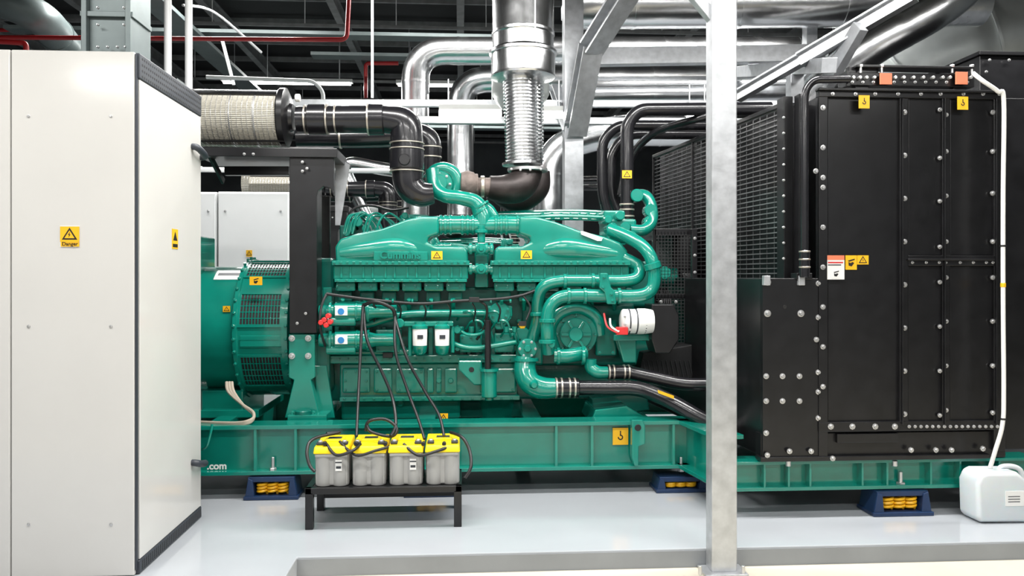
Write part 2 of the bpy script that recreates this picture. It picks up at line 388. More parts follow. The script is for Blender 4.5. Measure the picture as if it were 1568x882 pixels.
box('end_plate',494,440,508,548,6.4,.5,GREEN,.008); bolts('end_plate_bolts',[(501,y) for y in range(452,545,18)],6.4,2.8,GREEN)
# upper banks
def bank(D,t,det=True):
    A=[(514,402),(513,378),(520,366),(545,358),(585,350),(622,336),(645,331),(672,331),(672,358),(656,363),(654,371),(668,377),(711,377),(717,384),(717,402)]
    B=[(757,402),(757,384),(762,377),(800,377),(813,371),(811,363),(795,358),(795,331),(822,332),(850,339),(888,353),(925,362),(950,371),(962,384),(962,402)]
    poly('aftercooler_housing',A,D,t,GREEN,.035,5); poly('aftercooler_housing',B,D,t,GREEN,.035,5)
    for x0,x1 in ((508,719),(751,966)):
        box('manifold_flange',x0,399,x1,406,D-.05,t,GREEN,.004)
        box('manifold_body',x0+2,406,x1-2,428,D-.01,t,GREEN,.012)
        box('lower_flange',x0+4,427,x1-4,432,D-.04,t,GREEN,.004)
        n=6; w=(x1-x0-8)/n
        for i in range(n):
            xx=x0+5+i*w; box('rocker_cover',xx+1,432,xx+w-3,446,D+.02,t,GREEN,.012)
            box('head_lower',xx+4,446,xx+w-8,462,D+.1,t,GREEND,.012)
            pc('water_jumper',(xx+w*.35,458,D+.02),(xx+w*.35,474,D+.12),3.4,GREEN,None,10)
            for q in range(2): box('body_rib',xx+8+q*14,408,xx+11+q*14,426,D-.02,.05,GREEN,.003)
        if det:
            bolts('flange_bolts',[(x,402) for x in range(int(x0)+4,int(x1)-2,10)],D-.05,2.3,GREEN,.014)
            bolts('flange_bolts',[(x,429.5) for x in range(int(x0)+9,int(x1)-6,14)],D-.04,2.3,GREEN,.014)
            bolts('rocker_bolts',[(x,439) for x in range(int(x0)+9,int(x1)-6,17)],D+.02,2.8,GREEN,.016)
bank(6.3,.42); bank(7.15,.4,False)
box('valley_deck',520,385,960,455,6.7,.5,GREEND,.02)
tube('housing_lobe',[(522,388,6.36),(560,384,6.36),(610,380,6.36),(650,386,6.37)],[13,17,19,10],GREEN)
tube('housing_lobe',[(952,390,6.36),(905,384,6.36),(860,380,6.36),(820,386,6.37)],[11,16,19,10],GREEN)
box('name_pad',572,385,655,399,6.255,.08,GREEN,.006)
text('maker_name','Cummins',613,391,6.252,16,GREEN,.012,bold=.002)
sign(669,391,6.25,17,13,'warn'); sign(806,390,6.25,17,13,'warn')
poly('service_label',[(889,354),(893,354),(923,364),(921,369),(915,369),(890,359)],6.285,.01,WHITE,0)
# charge-air crossover
tube('charge_air_duct',[(665,345,6.42),(700,344,6.42),(740,345,6.42),(775,344,6.42),(802,345,6.42)],14,GREEN)
for x in (673,680,688,706,714,722,757,765,773,790): pc('hose_band',(x,344.5,6.42),(x+4,344.5,6.42),15.6,GREEN)
tube('turbo_outlet_pipe',[(662,262,6.55),(666,285,6.5),(680,299,6.45),(705,303,6.42),(728,310,6.42),(738,328,6.42),(739,345,6.42)],[11,11,11,11,12,14,15],GREEN)
tube('turbo_branch',[(757,335,6.45),(748,322,6.45),(738,316,6.45)],[9,10,10],GREEN)
for y in (314,322): pc('pipe_band',(735,y,6.42),(737,y+3,6.42),14.5,GREEN)
ycyl('turbo_compressor',672,282,6.55,21,.16,GREEN); ycyl('turbo_compressor_face',672,280,6.48,13,.1,GREEN)
tube('turbo_volute',[(692,300,6.62),(700,284,6.62),(695,266,6.62),(680,258,6.62),(664,262,6.62),(655,275,6.62)],[9,10,10,10,9,8],GREEN)
bolts('turbo_bolts',[(672+17*math.cos(a*.785),282+17*math.sin(a*.785)) for a in range(8)],6.55,2.2,STEEL)
lathe('turbo_turbine',P(703,282,6.65),(1,0,0),[(.05,0),(.10,.02),(.115,.07),(.10,.12),(.06,.16)],RUST)
box('turbo_turbine_wrap',702,266,726,302,6.6,.2,RUST,.03)
pc('turbo_flange',(726,284,6.68),(732,284,6.68),18,RUST); pc('turbo_pipe',(730,285,6.68),(752,287,6.68),13,RUST,15)
pc('exhaust_band',(736,286,6.68),(742,286,6.68),17,CLAMP)
tube('exhaust_elbow',[(748,287,6.68),(772,290,6.7),(795,285,6.75),(806,268,6.8),(808,258,6.8)],[18,22,24,23,22],BRONZE,24)
tube('exhaust_elbow_rear',[(756,292,7.1),(790,308,7.1),(822,290,7.1),(826,262,7.1)],[14,18,18,16],BRONZE,20)
pc('exhaust_flange',(808,263,6.8),(808,258,6.8),31,STEEL); bolts('exhaust_bolts',[(783,259),(797,260),(812,260),(828,259)],6.63,2,STEEL)
for y,r in ((381,6),(412,6)):
    pc('link_pipe',(716,y,6.32),(756,y,6.32),r,GREEN)
    for x in (718,728,742,750): pc('link_collar',(x,y,6.32),(x+5,y,6.32),r+3,GREEN)
    ycyl('link_boss',737,y,6.24,8,.1,GREEN); ycyl('link_boss_cap',737,y,6.22,4,.1,GREEN,6)
box('link_block',727,372,748,440,6.4,.3,GREEN,.01)
pc('link_riser',(737,345,6.36),(737,372,6.36),6,GREEN); pc('link_riser_collar',(737,352,6.36),(737,357,6.36),10,GREEN)
for i,(y,D) in enumerate(((330,6.75),(334,6.6),(326,6.95),(338,7.1))):
    tube('fuel_rail',[(760,y,D),(820,y-2,D),(880,y-3,D),(945,y,D)],2.6,GREEN,8)
for i in range(9):
    x=830+i*14; pc('rail_clip',(x,326,6.7),(x+3,336,6.7),3,GREEN,None,8)
for i in range(8):
    x0=525+random.random()*60
    tube('fuel_line',[(x0,358,6.5),(x0+8,340-random.random()*10,6.5),(x0+22,332-random.random()*8,6.6),(x0+40,340,6.6),(x0+46,352,6.6)],1.8,GREEN,8)
for x,y,r in ((536,348,8),(548,340,7),(530,356,6),(560,350,6),(620,330,5)): ycyl('end_fitting',x,y,6.5,r,.15,GREEN)
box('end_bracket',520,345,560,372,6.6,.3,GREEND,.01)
tube('breather_hose',[(548,352,6.6),(536,330,6.65),(545,318,6.7),(570,315,6.75),(600,322,6.8),(625,318,6.9)],2,HARN,8)
# right end: thermostat housings & coolant pipes
box('thermostat_housing',930,335,975,372,6.5,.4,GREEN,.02); box('thermostat_cap',925,322,958,340,6.55,.3,GREEN,.015)
for x,y,r in ((938,350,9),(958,348,8),(950,330,7),(968,362,8),(932,336,6)): ycyl('thermostat_boss',x,y,6.44,r,.15,GREEN)
tube('top_water_pipe',[(972,298,6.7),(988,300,6.65),(997,315,6.6),(998,338,6.55),(986,352,6.5),(965,352,6.5)],[8,9,9,9,9,9],GREEN)
for a in ((976,299),(997,322),(996,340)): ycyl('pipe_boss',a[0],a[1],6.53,10,.1,GREEN)
tube('return_pipe',[(935,352,6.4),(960,362,6.3),(985,378,6.2),(998,398,6.15),(1002,425,6.15),(996,445,6.15),(975,453,6.15),(930,453,6.15),(870,453,6.15),(848,462,6.15),(839,480,6.15),(838,510,6.15),(840,540,6.2)],10,GREEN,18)
pc('pipe_coupling',(998,402,6.15),(1001,412,6.15),13,GREEN)
tube('bypass_pipe',[(955,395,6.32),(978,408,6.28),(976,424,6.24),(955,430,6.22),(900,430,6.22),(855,431,6.22),(832,440,6.24),(824,460,6.28),(823,490,6.32),(815,520,6.35)],9.5,GREEN,18)
for x,y in ((893,453),(868,453),(945,453)): pc('pipe_collar',(x,y,6.15),(x+5,y,6.15),12.5,GREEN)
for x,y in ((905,430),(862,431)): pc('pipe_collar',(x,y,6.22),(x+5,y,6.22),12,GREEN)
poly('pipe_bracket',[(919,418),(931,418),(936,440),(942,446),(944,466),(930,466),(926,448),(918,440)],6.08,.05,GREEN,.008)
bolts('bracket_bolts',[(925,424),(938,460),(923,440),(936,450)],6.08,3,GREEN,.014)
pc('pipe_collar',(838,488,6.15),(838,494,6.15),13,GREEN); pc('pipe_collar',(838,520,6.15),(838,526,6.15),13,GREEN); pc('pipe_collar',(823,478,6.3),(823,484,6.3),12,GREEN)
# gear/water-pump area
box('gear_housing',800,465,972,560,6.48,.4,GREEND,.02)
ycyl('water_pump',882,512,6.3,33,.25,GREEN,36); ycyl('water_pump_face',882,512,6.25,25,.1,GREEN,36); ycyl('water_pump_hub',882,512,6.21,11,.1,GREEN,20)
bolts('pump_bolts',[(882+29*math.cos(a*.785),512+29*math.sin(a*.785)) for a in range(8)],6.3,3.4,GREEN,.018)
for a in range(6):
    c=math.cos(a*1.047);s=math.sin(a*1.047)
    pbeam('pump_web',(882+10*c,512+10*s,6.24),(882+23*c,512+23*s,6.24),.03,.02,GREEN)
tube('pump_volute',[(850,535,6.3),(842,505,6.3),(855,480,6.3),(885,470,6.3),(912,485,6.32),(918,512,6.35)],[9,10,11,11,10,9],GREEN)
box('pump_top',862,466,905,482,6.28,.2,GREEN,.015); box('pump_bracket',912,490,945,545,6.4,.2,GREEN,.015)
bolts('pump_bracket_bolts',[(918,496),(918,540),(939,540),(939,500),(868,472),(899,472)],6.27,3,GREEN,.016)
tube('pump_outlet',[(848,545,6.2),(870,545,6.2),(895,540,6.25)],[11,11,11],GREEN)
for x in (852,890): pc('pump_collar',(x,545,6.2),(x+5,545,6.2),13.5,GREEN)
ycyl('pipe_cap',845,528,6.1,5,.05,GREEN); ycyl('pipe_cap',808,534,6.2,15,.2,GREEN); ycyl('pipe_cap',808,534,6.17,6,.05,GREEN,6)
bolts('cap_bolts',[(808+12*math.cos(a*1.047),534+12*math.sin(a*1.047)) for a in range(6)],6.2,2.2,STEEL)
ycyl('oil_cooler_end',800,514,6.35,13,.2,GREEN)
box('cooler_block',790,515,832,560,6.35,.3,GREEN,.02)
tube('suction_elbow',[(806,548,6.2),(804,568,6.18),(812,586,6.15),(830,594,6.15),(850,594,6.15)],[16,17,17,17,15],GREEN,22)
lathe('elbow_flange',P(806,552,6.2),(0,0,1),[(.1,0),(.1,.02)],GREEN)
lathe('elbow_flange',P(818,590,6.03),(0,1,0),[(.02,0),(.03,.02),(.04,.05)],GREEN)
tube('small_elbow',[(905,550,6.2),(905,562,6.2),(915,570,6.18),(932,570,6.18)],[9,10,10,9],GREEN)
# black coolant hoses to radiator
pc('hose_coupling',(848,594,6.15),(886,594,6.15),15,RUBBER)
for x in (850,858,870,878): pc('hose_clamp',(x,594,6.15),(x+3,594,6.15),15.8,CLAMP)
tube('lower_radiator_pipe',[(884,594,6.15),(930,594,6.12),(980,596,6.05),(1030,616,5.9),(1090,648,5.75),(1160,668,5.7)],11.5,RUBBER,18)
pc('hose_coupling',(930,570,6.18),(966,570,6.18),11,RUBBER)
for x in (931,938,954,961): pc('hose_clamp',(x,570,6.18),(x+2.5,570,6.18),11.8,CLAMP)
tube('radiator_return_pipe',[(964,570,6.18),(1000,578,6.1),(1050,588,6.0),(1120,588,5.9),(1180,592,5.7)],10,RUBBER,18)
poly('pipe_label',[(1007,597),(1032,606),(1032,611),(1008,602)],5.82,.003,YEL,0)
# charging alternator
lathe('charging_alternator',P(950,492,6.12),(1,0,0),[(.06,0),(.085,.01),(.095,.02),(.095,.13),(.1,.135),(.1,.19),(.09,.25)],WHITE,28)
for x in (961,972,985): pc('charger_band',(x,492,6.12),(x+2,492,6.12),19.6,DARKG)
poly('charger_guard',[(998,466),(1032,466),(1040,484),(1040,520),(1026,541),(1004,541),(998,520)],6.1,.25,BLACK,.008)
bolts('charger_terminals',[(957,485),(957,497),(965,505)],6.02,2,STEEL); box('charger_plug',944,501,962,513,6.02,.05,REDP,.006)
tube('charger_lead',[(948,508,6.02),(936,500,6.05),(934,488,6.1)],1.6,WHITE,8); tube('charger_lead',[(946,510,6.02),(930,500,6.08),(925,480,6.15)],1.6,REDP,8)
box('charger_cradle',940,512,1002,522,6.2,.2,GREEN,.01)
poly('charger_cradle_arm',[(945,520),(975,520),(975,556),(955,556)],6.25,.1,GREEN,.01)
# starters
for y in (477,521):
    lathe('starter_motor',P(488,y,6.25),(1,0,0),[(.03,0),(.05,.005),(.055,.02),(.06,.12),(.075,.13),(.075,.36),(.06,.40),(.05,.44),(.05,.6)],GREEN,24)
    for x in (505,545,562): pc('starter_band',(x,y,6.25),(x+4,y,6.25),16,GREEN)
    box('starter_label_back',513,y-7,532,y+6,6.172,.01,WHITE,.001); ycyl('starter_label',522,y,6.168,5,.01,BLUE)
    pc('starter_solenoid',(500,y+15,6.22),(545,y+15,6.22),7,GREEN)
    pc('starter_nose',(560,y,6.3),(600,y,6.3),9,GREEN)
for dx,dy in ((0,0),(6,-6),(9,3),(-5,4),(3,8)): ycyl('battery_terminal_boot',496+dx,490+dy,6.1,4.2,.06,REDP,10)
# fuel filters
box('filter_head_bar',618,492,694,500,6.22,.1,GREEN,.008)
for x in (643,677):
    lathe('fuel_filter',P(x,531,6.2),(0,0,1),[(.04,0),(.055,.012),(.057,.14),(.05,.15)],WHITE)
    lathe('fuel_filter_head',P(x,503,6.2),(0,0,1),[(.062,0),(.062,.02),(.045,.035),(.045,.05)],GREEN)
    lathe('fuel_filter_bowl',P(x,543,6.2),(0,0,1),[(.03,0),(.05,.02),(.058,.07)],GREEN)
    box('filter_print',x-4,513,x+5,519,6.141,.004,DARKG,0)
ycyl('filter_knob',612,495,6.2,7,.06,GREEN); ycyl('filter_knob',700,505,6.25,6,.06,GREEN)
pc('filter_post',(628,500,6.25),(628,545,6.25),3,GREEN); pc('filter_post',(693,500,6.25),(693,540,6.25),3,GREEN)
# misc on block
ycyl('oil_cap',765,480,6.35,17,.15,GREEN); box('oil_cap_box',745,468,785,486,6.36,.2,GREEN,.015); poly('oil_cap_arm',[(748,486),(784,486),(770,505),(760,505)],6.36,.2,GREEN,.01)
bolts('oil_cap_bolts',[(752,474),(778,474),(755,484),(775,484)],6.34,2.6,GREEN)
ycyl('sensor_block',800,498,6.2,6,.1,YEL,6); box('sensor_plate',794,492,806,499,6.19,.02,BLACKM,.002)
pc('dipstick_tube',(747,490,6.2),(747,566,6.2),5,RUBBER); pc('drain_canister',(749,566,6.22),(749,608,6.22),12,GREEN); lathe('drain_canister_cap',P(749,568,6.22),(0,0,1),[(.075,0),(.075,.02)],GREEN)
pc('drain_canister_tip',(749,606,6.22),(749,613,6.22),7,GREEN)
poly('side_bracket',[(702,552),(738,552),(738,590),(726,590),(702,566)],6.26,.06,GREEN,.01); ycyl('side_bracket_hole',722,566,6.255,4,.01,BLACKM)
for i in range(26):
    x=585+random.random()*210;y=470+random.random()*70
    if 625<x<695 and y>488: continue
    ycyl('boss',x,y,6.42,3+random.random()*4,.15,GREEN,random.choice((6,16)))
for i in range(6):
    x=700+i*13; y=490+(i%3)*14
    tube('small_pipe',[(x,y,6.4),(x+10,y-12,6.32),(x+25,y-10,6.3),(x+30,y+12,6.35)],1.8,GREEN,8)
for x in (706,722,775,788): 
    pc('line_fitting',(x,500,6.3),(x,509,6.3),4,GREEN,None,6)
box('cooler_cover',704,512,738,540,6.36,.12,GREEN,.012); bolts('cooler_cover_bolts',[(708,516),(734,516),(708,536),(734,536),(721,516),(721,536)],6.36,2.4,GREEN)
box('cooler_cover',757,510,788,540,6.38,.12,GREEN,.012); bolts('cooler_cover_bolts',[(761,514),(784,514),(761,536),(784,536)],6.38,2.4,GREEN)
box('controller_box',575,505,612,540,6.34,.1,GREEN,.01); bolts('controller_bolts',[(579,509),(608,509),(579,536),(608,536)],6.34,2.4,GREEN); box('controller_plug',586,540,601,548,6.32,.06,BLACKM,.004)
tube('oil_feed_line',[(700,500,6.3),(715,512,6.25),(738,510,6.25),(745,495,6.3)],2.5,GREEN,8)
tube('oil_feed_line',[(690,524,6.3),(712,532,6.25),(740,532,6.25),(790,524,6.3)],4,GREEN,10)
tube('oil_gallery_pipe',[(560,498,6.34),(620,482,6.34),(700,480,6.34),(745,480,6.4)],6,GREEN,12)
tube('coolant_rail',[(500,538,6.4),(600,540,6.4),(640,538,6.4)],6,GREEN,12)
# wiring harness
tube('wiring_harness',[(500,450,6.2),(560,458,6.2),(640,465,6.18),(700,461,6.18),(760,458,6.18),(800,452,6.2),(830,440,6.3)],2.6,HARN,10)
for i in range(6):
    x=570+i*38; tube('harness_branch',[(x,463,6.2),(x+6,475,6.22),(x+3,492,6.3)],1.4,HARN,6)
for i in range(7):
    x=600+i*30; pc('harness_clip',(x,461,6.185),(x+3,461,6.185),3.6,GREEN,None,8)
tube('harness_branch',[(727,458,6.2),(745,470,6.2),(742,500,6.25),(730,520,6.3)],2,HARN,8)
tube('harness_branch',[(500,450,6.2),(492,470,6.15),(490,500,6.12),(498,530,6.2)],2,HARN,8)
tube('harness_branch',[(800,452,6.2),(812,470,6.2),(806,490,6.18)],1.6,HARN,8)
box('harness_plug',718,455,734,463,6.15,.05,BLACKM,.004)
# right nose
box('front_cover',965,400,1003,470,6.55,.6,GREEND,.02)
box('fan_drive_housing',960,455,1000,560,6.6,.5,GREEN,.03)
tube('fan_hub',[(998,424,6.9),(1035,424,6.9)],14,GREEN); ycyl('fan_hub_nut',1018,418,6.6,10,.1,GREEN)
for i in range(5): pc('belt_pulley',(1006+i*3,470,6.75),(1008+i*3,470,6.75),30,BLACKM)
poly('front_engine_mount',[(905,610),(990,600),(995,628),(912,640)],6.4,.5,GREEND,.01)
poly('front_mount_bracket',[(912,628),(960,622),(990,640),(990,648),(905,648)],6.1,.5,GREEN,.006)
# genset base rails
RF=5.85
def zz(py,px=700,D=RF): return P(px,py,D).z
zt_,zb_=zz(648),zz(723)
xL=xof(150,RF); xR=xof(1068,RF)
for D,nm in ((RF,'front'),(7.75,'rear')):
    wbox('base_rail_top_flange',(xL,D,zt_-.03),(xR,D+.2,zt_),GREEN,.003)
    wbox('base_rail_web',(xL,D+.06,zb_),(xR,D+.1,zt_-.02),GREEN,.002)
    wbox('base_rail_bottom_flange',(xL,D,zb_),(xR,D+.2,zb_+.028),GREEN,.003)
for px in (388,450,850,905,1030):
    x=xof(px,RF); wbox('rail_stiffener',(x,RF+.004,zb_+.02),(x+.02,RF+.08,zt_-.02),GREEN,.002)
for px in (330,480,640,800,960):
    x=xof(px,RF+.5); wbox('base_cross_member',(x,RF+.1,zb_+.02),(x+.14,7.8,zt_-.03),GREEN,.004)
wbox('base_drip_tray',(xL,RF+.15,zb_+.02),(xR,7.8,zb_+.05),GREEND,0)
poly('lifting_lug',[(968,643),(984,643),(988,652),(988,680),(978,684),(978,714),(972,714),(968,700)],RF-.05,.08,GREEN,.006); ycyl('lifting_lug_eye',977,655,RF-.055,5,.01,BLACKM)
sign(950,668,RF-.004+.05,24,26,'hook')
box('sign_backing',938,655,962,681,RF+.047,.02,GREEN,0)
sign(679,639,6.3,14,12,'warn')
text('web_address','.com',332,714,RF+.055,15,WHITE,bold=.002)
for px in (418,1043): pc('jack_bolt',(px,722,RF+.03),(px,700,RF+.03),2.5,STEEL); pc('jack_nut',(px,722,RF+.03),(px,716,RF+.03),5.5,STEEL,None,6)
# forward section of base (wide)
RD=5.2; zt2=P(1300,705,RD).z; zb2=P(1300,750,RD).z
xr0=xof(1120,RD); xr1=xof(1590,RD)
for D in (RD,8.2):
    wbox('wide_rail_top_flange',(xr0,D,zt2-.02),(xr1,D+.18,zt2),GREEN,.002)
    wbox('wide_rail_web',(xr0,D+.07,zb2),(xr1,D+.1,zt2-.01),GREEN,.002)
    wbox('wide_rail_bottom_flange',(xr0,D,zb2),(xr1,D+.18,zb2+.025),GREEN,.002)
for px in (1170,1207,1240,1320,1358,1425,1470,1530):
    x=xof(px,RD); wbox('wide_rail_stiffener',(x,RD+.004,zb2+.01),(x+.014,RD+.08,zt2-.01),GREEN,.002)
p0=Vector((xR-.05,RF+.08,0)); p1=Vector((xr0+.02,RD+.08,0))
for z0_,z1_,w in ((zb_,zb_+.028,.2),(zb_,zt_-.02,.04),(zt_-.03,zt_,.2)):
    q0=p0.copy();q1=p1.copy(); q0.z=q1.z=(z0_+z1_)/2
    beam('oblique_rail',q0,q1,w,z1_-z0_,GREEN)
def isolator(px,py0,D,w):
    h0=.002; h1=P(px,py0,D).z; x=P(px,py0,D).x; hw=w*S(px,D)/2
    wbox('isolator_base',(x-hw,D-.05,h0),(x+hw,D+.18,h0+.025),NAVY,.003)
    wbox('isolator_top',(x-hw*.85,D-.03,h1-.035),(x+hw*.85,D+.16,h1),NAVY,.003)
    for s in (-1,1):
        bm=bmesh.new(); pts=[(x+s*hw*.95,h0+.02),(x+s*hw*.62,h0+.02),(x+s*hw*.68,h1-.02),(x+s*hw*.84,h1-.005)]
        prism(bm,[(a,D-.04,b) for a,b in pts],[(a,D+.17,b) for a,b in pts]); mk('isolator_side',bm,NAVY,False,.003)
    bm=bmesh.new()
    for i in (-1,0,1):
        for yy in (D+.02,D+.12):
            cx=x+i*hw*.38; pts=[]; n=54; turns=3.2
            for k in range(n+1):
                a=2*math.pi*turns*k/n; pts.append([cx+math.cos(a)*hw*.17,yy+math.sin(a)*.032,h0+.036+(h1-h0-.085)*k/n,.0105])
            addtube(bm,pts,8)
    mk('isolator_springs',bm,SPR,True)
for px in (417,1043): isolator(px,729,RF+.02,82)
isolator(1378,750,RD,95)
isolator(660,727,RF+.02,82)
for o in (0,4,8): tube('lead_bundle',[(347+o,585,6.2),(350+o,600,6.15),(372,620,6.1),(388,632+o*.3,6.0),(384,646-o*.4,5.9),(360,650-o*.3,5.9),(300,646,6.0)],2.4,BEICAB,8)
tube('earth_cable',[(300,690,5.9),(315,685,5.8),(322,665,5.8),(325,650,5.82)],2,GREEN,8)
# air intake: filter + pipes
for oy,D in ((0,6.35),(2,7.35)):
    y0=183 if oy else 180
    o=P(250,y0,D); Lf=(P(433,y0,D)-o).length; R=40*S(350,D)
    lathe('air_filter_media',o,(1,0,0),[(R,0),(R,Lf)],BEIGE,180,False,lambda i:1.0 if i%2 else .975)
    for q in range(1,24): lathe('air_filter_wire',o+Vector((Lf*q/24,0,0)),(1,0,0),[(R*1.004,0),(R*1.004,.003)],STEEL,48)
    for q in (.6,.8): lathe('air_filter_band',o+Vector((Lf*q,0,0)),(1,0,0),[(R*1.01,0),(R*1.01,.010)],STEEL,48)
    lathe('air_filter_cap',P(430,y0,D),(1,0,0),[(R*1.08,0),(R*1.12,.01),(R*1.12,.05),(R*.9,.07),(R*.55,.075),(R*.5,.1)],BLACK,40)
    arc('air_filter_shield',o.x,o.x+Lf+.03,D,o.z,R*1.03,R*1.08,48,140,BLACK,12)
    pc('filter_rod',(250,y0+36,D-.1),(435,y0+36,D-.1),1.6,BLACKM)
pc('filter_nut',(452,150,6.25),(460,150,6.25),6,WHITE)
D=6.35
tube('intake_pipe',[(455,183,D),(560,183,D),(592,183,D),(618,190,D),(623,215,D),(624,262,D),(628,285,D),(645,297,D),(664,296,D)],[20,21,21,24,25,24,23,20,15],RUBBER,26,8)
for x,r in ((467,22.5),(500,23.5),(513,21.6),(563,24.5)): pc('intake_clamp',(x,183,D),(x+2.6,183,D),r,CLAMP)
pc('intake_sleeve',(472,183,D),(500,183,D),23,RUBBER); pc('intake_sleeve',(564,183,D),(588,183,D),24,RUBBER)
for y in (219,228,262): pc('intake_clamp',(623,y,D),(623,y+1.8,D),26.8,CLAMP)
pc('intake_sleeve',(623,230,D),(623,260,D),26.5,RUBBER)
ycyl('intake_gauge',619,244,6.2,9,.05,BLACK)
D=7.0
tube('intake_pipe_rear',[(455,212,D),(580,210,D),(630,205,D),(655,215,D),(658,245,D),(655,290,D)],[15,16,17,18,17,14],RUBBER,20,8)
for y in (225,240): pc('intake_clamp',(658,y,D),(658,y+2,D),18.6,CLAMP)
pc('intake_clamp',(520,211,D),(523,211,D),17,CLAMP)
# tall black coolant pipes
D=6.6
tube('vent_pipe',[(960,340,D),(960,190,D),(978,168,D),(1180,166,D)],[10]*4,RUBBER,16,fillet=.16)
tube('vent_pipe',[(933,335,7.0),(922,300,7.0),(922,215,7.0),(945,192,7.0),(1180,192,7.0)],[8]*5,RUBBER,14,fillet=.14)
tube('vent_pipe',[(950,335,7.3),(935,300,7.3),(935,235,7.3),(960,205,7.3),(1100,206,7.3)],[8]*5,RUBBER,14,fillet=.14)
tube('vent_pipe',[(1180,168,D),(1130,166,D),(1075,180,D),(1000,205,7.0),(965,245,7.2),(950,300,7.2)],[6]*6,RUBBER,12)
for y in (312,320,330): pc('hose_clamp',(960,y,6.6),(960,y+2.5,6.6),11.5,CLAMP)
sign(960,267,6.52,15,12,'warn')
# exhaust bellows
group('exhaust_bellows_pipe')
o=P(800,253,6.8); k=S(800,6.8)
d=P(796,118,6.8)-o; L=d.length; n=24
prof=[(31*k,0),(31*k,.02),(22*k,.022)]
for i in range(n):
    a=.03+(L-.06)*i/n; w=(L-.06)/n
    prof+=[(22.5*k,a),(26*k,a+w*.3),(26*k,a+w*.6),(22.5*k,a+w*.9)]
prof+=[(22*k,L-.02),(22*k,L)]
lathe('bellows',o,d,prof,DUCT,40)
tube('second_bellows',[(818,250,7.1),(815,120,7.1)],13,DUCT,20)
for i in range(22): pc('bellows_ring',(817,247-i*5.6,7.1),(817,245-i*5.6,7.1),16,DUCT)
lathe('rear_outlet_cone',P(797,168,7.45),(0,0,1),[(30*k,0),(40*k,.06),(48*k,.14),(48*k,.3)],DUCTD,40)
lathe('flange_drum',P(801,120,6.8),(0,0,1),[(44*k,0),(49*k,.004),(50*k,.015),(49*k,.03),(49*k,.195),(52*k,.2),(52*k,.222),(46*k,.226)],DUCT,48)
group('exhaust_riser_duct')
lathe('riser',P(801,76.5,6.8),(0,0,1),[(47*k,0)]+sum([[(47*k,a+.01),(48.5*k,a+.02),(47*k,a+.04)] for a in (.1,.75,1.4)],[])+[(47*k,2.3)],DUCT,48)
cyl('seam_band',P(801,55,6.8),P(801,50,6.8),48.5*k,DUCT)
beam('seam_strip',P(801,76,6.8)-Vector((-.08,.255,0)),P(801,-200,6.8)-Vector((-.08,.255,0)),.012,.006,STEEL)
# ================================================================ RADIATOR
group('engine_radiator')
D=5.2
X0=xof(1255,D);X1=xof(1538,D); z0=P(1400,703,D).z; z1=P(1400,146,D).z
wbox('header_tank_body',(X0+.02,D+.03,z0+.002),(X1,8.1,z1),BLACK,.006)
def rb(nm,x0,y0,x1,y1,d=0,t=.05,m=BLACK,bev=.004): return box(nm,x0,y0,x1,y1,D+d,t,m,bev)
rb('frame_left',1254,140,1268,700,-.03); rb('frame_mid',1378,150,1391,650,-.03); rb('frame_mid',1443,150,1455,650,-.03); rb('frame_right',1522,146,1540,690,-.03)
rb('frame_top',1254,138,1540,150,-.035); rb('frame_bottom',1254,645,1540,660,-.035); rb('frame_divider',1391,391,1524,407,-.035,.05,BLACK)
rb('frame_divider_lip',1391,396,1524,399,-.055,.05,BLACK); rb('frame_top_lip',1254,136,1540,140,-.06,.06,BLACK)
for x in (1378,1443,1522): rb('frame_rib',x+4,150,x+6,650,-.05,.04,BLACK,.002)
rb('side_panel',1268,150,1378,645,-.005,.04,BLACK); rb('side_panel',1391,150,1443,391,-.01,.04,BLACK); rb('side_panel',1455,150,1522,391,-.01,.04,BLACK); rb('side_panel',1391,407,1443,645,-.01,.04,BLACK); rb('side_panel',1455,407,1522,645,-.01,.04,BLACK)
rb('lower_beam',1165,662,1540,703,-.0,.1); rb('lower_beam_lip',1165,698,1516,705,-.04,.1); rb('lower_duct',1282,664,1376,678,-.03,.05)
poly('lower_side_plate',[(1168,426),(1256,426),(1256,664),(1262,700),(1168,700)],D-.02,.05,BLACK,.004)
bolts('panel_bolts',[(1260,y) for y in range(165,640,61)]+[(1249,262),(1260,272),(1250,520)],D-.03,4.4,STEEL)
bolts('panel_bolts',[(1385,y) for y in range(172,640,66)],D-.03,4.4,STEEL)
bolts('panel_bolts',[(1449,y) for y in (176,232,300,370,425,492,560,628)]+[(1439,y) for y in (168,242,308,378,432,500,568,636)],D-.03,3.6,STEEL)
bolts('panel_bolts',[(1520,y) for y in (172,232,296,370,425,492,560,632)],D-.03,4.0,STEEL)
bolts('top_bolts',[(x,144) for x in (1275,1310,1340,1375,1410,1440,1475,1505,1530)],D-.035,3.2,STEEL)
bolts('bottom_bolts',[(x,653) for x in (1272,1305,1340,1370)],D-.035,5,STEEL)
bolts('bottom_bolts',[(x,653) for x in range(1392,1530,9)],D-.035,2.8,STEEL)
bolts('divider_bolts',[(x,402) for x in (1397,1418,1438,1448,1470,1490,1510,1520)],D-.035,2.4,STEEL)
bolts('beam_bolts',[(1175,697),(1209,691),(1242,691),(1275,702),(1395,689),(1433,689),(1457,689),(1505,687)],D-.045,4.4,STEEL)
bolts('plate_bolts',[(x,y) for x in (1173,1198,1224) for y in (576,614)]+[(1173,663),(1253,570),(1253,600),(1253,640),(1253,434),(1253,486)],D-.02,4.6,STEEL,.016,12)
bolts('big_bolts',[(1175,480),(1226,480),(1175,432),(1226,430)],D-.02,5.6,STEEL,.02,14); ycyl('plate_hole',1202,470,D-.022,3,.004,SIGNB)
bm=bmesh.new()
fx=xof(1168,D)
zl0=P(1168,700,D).z; zl1=P(1168,426,D).z
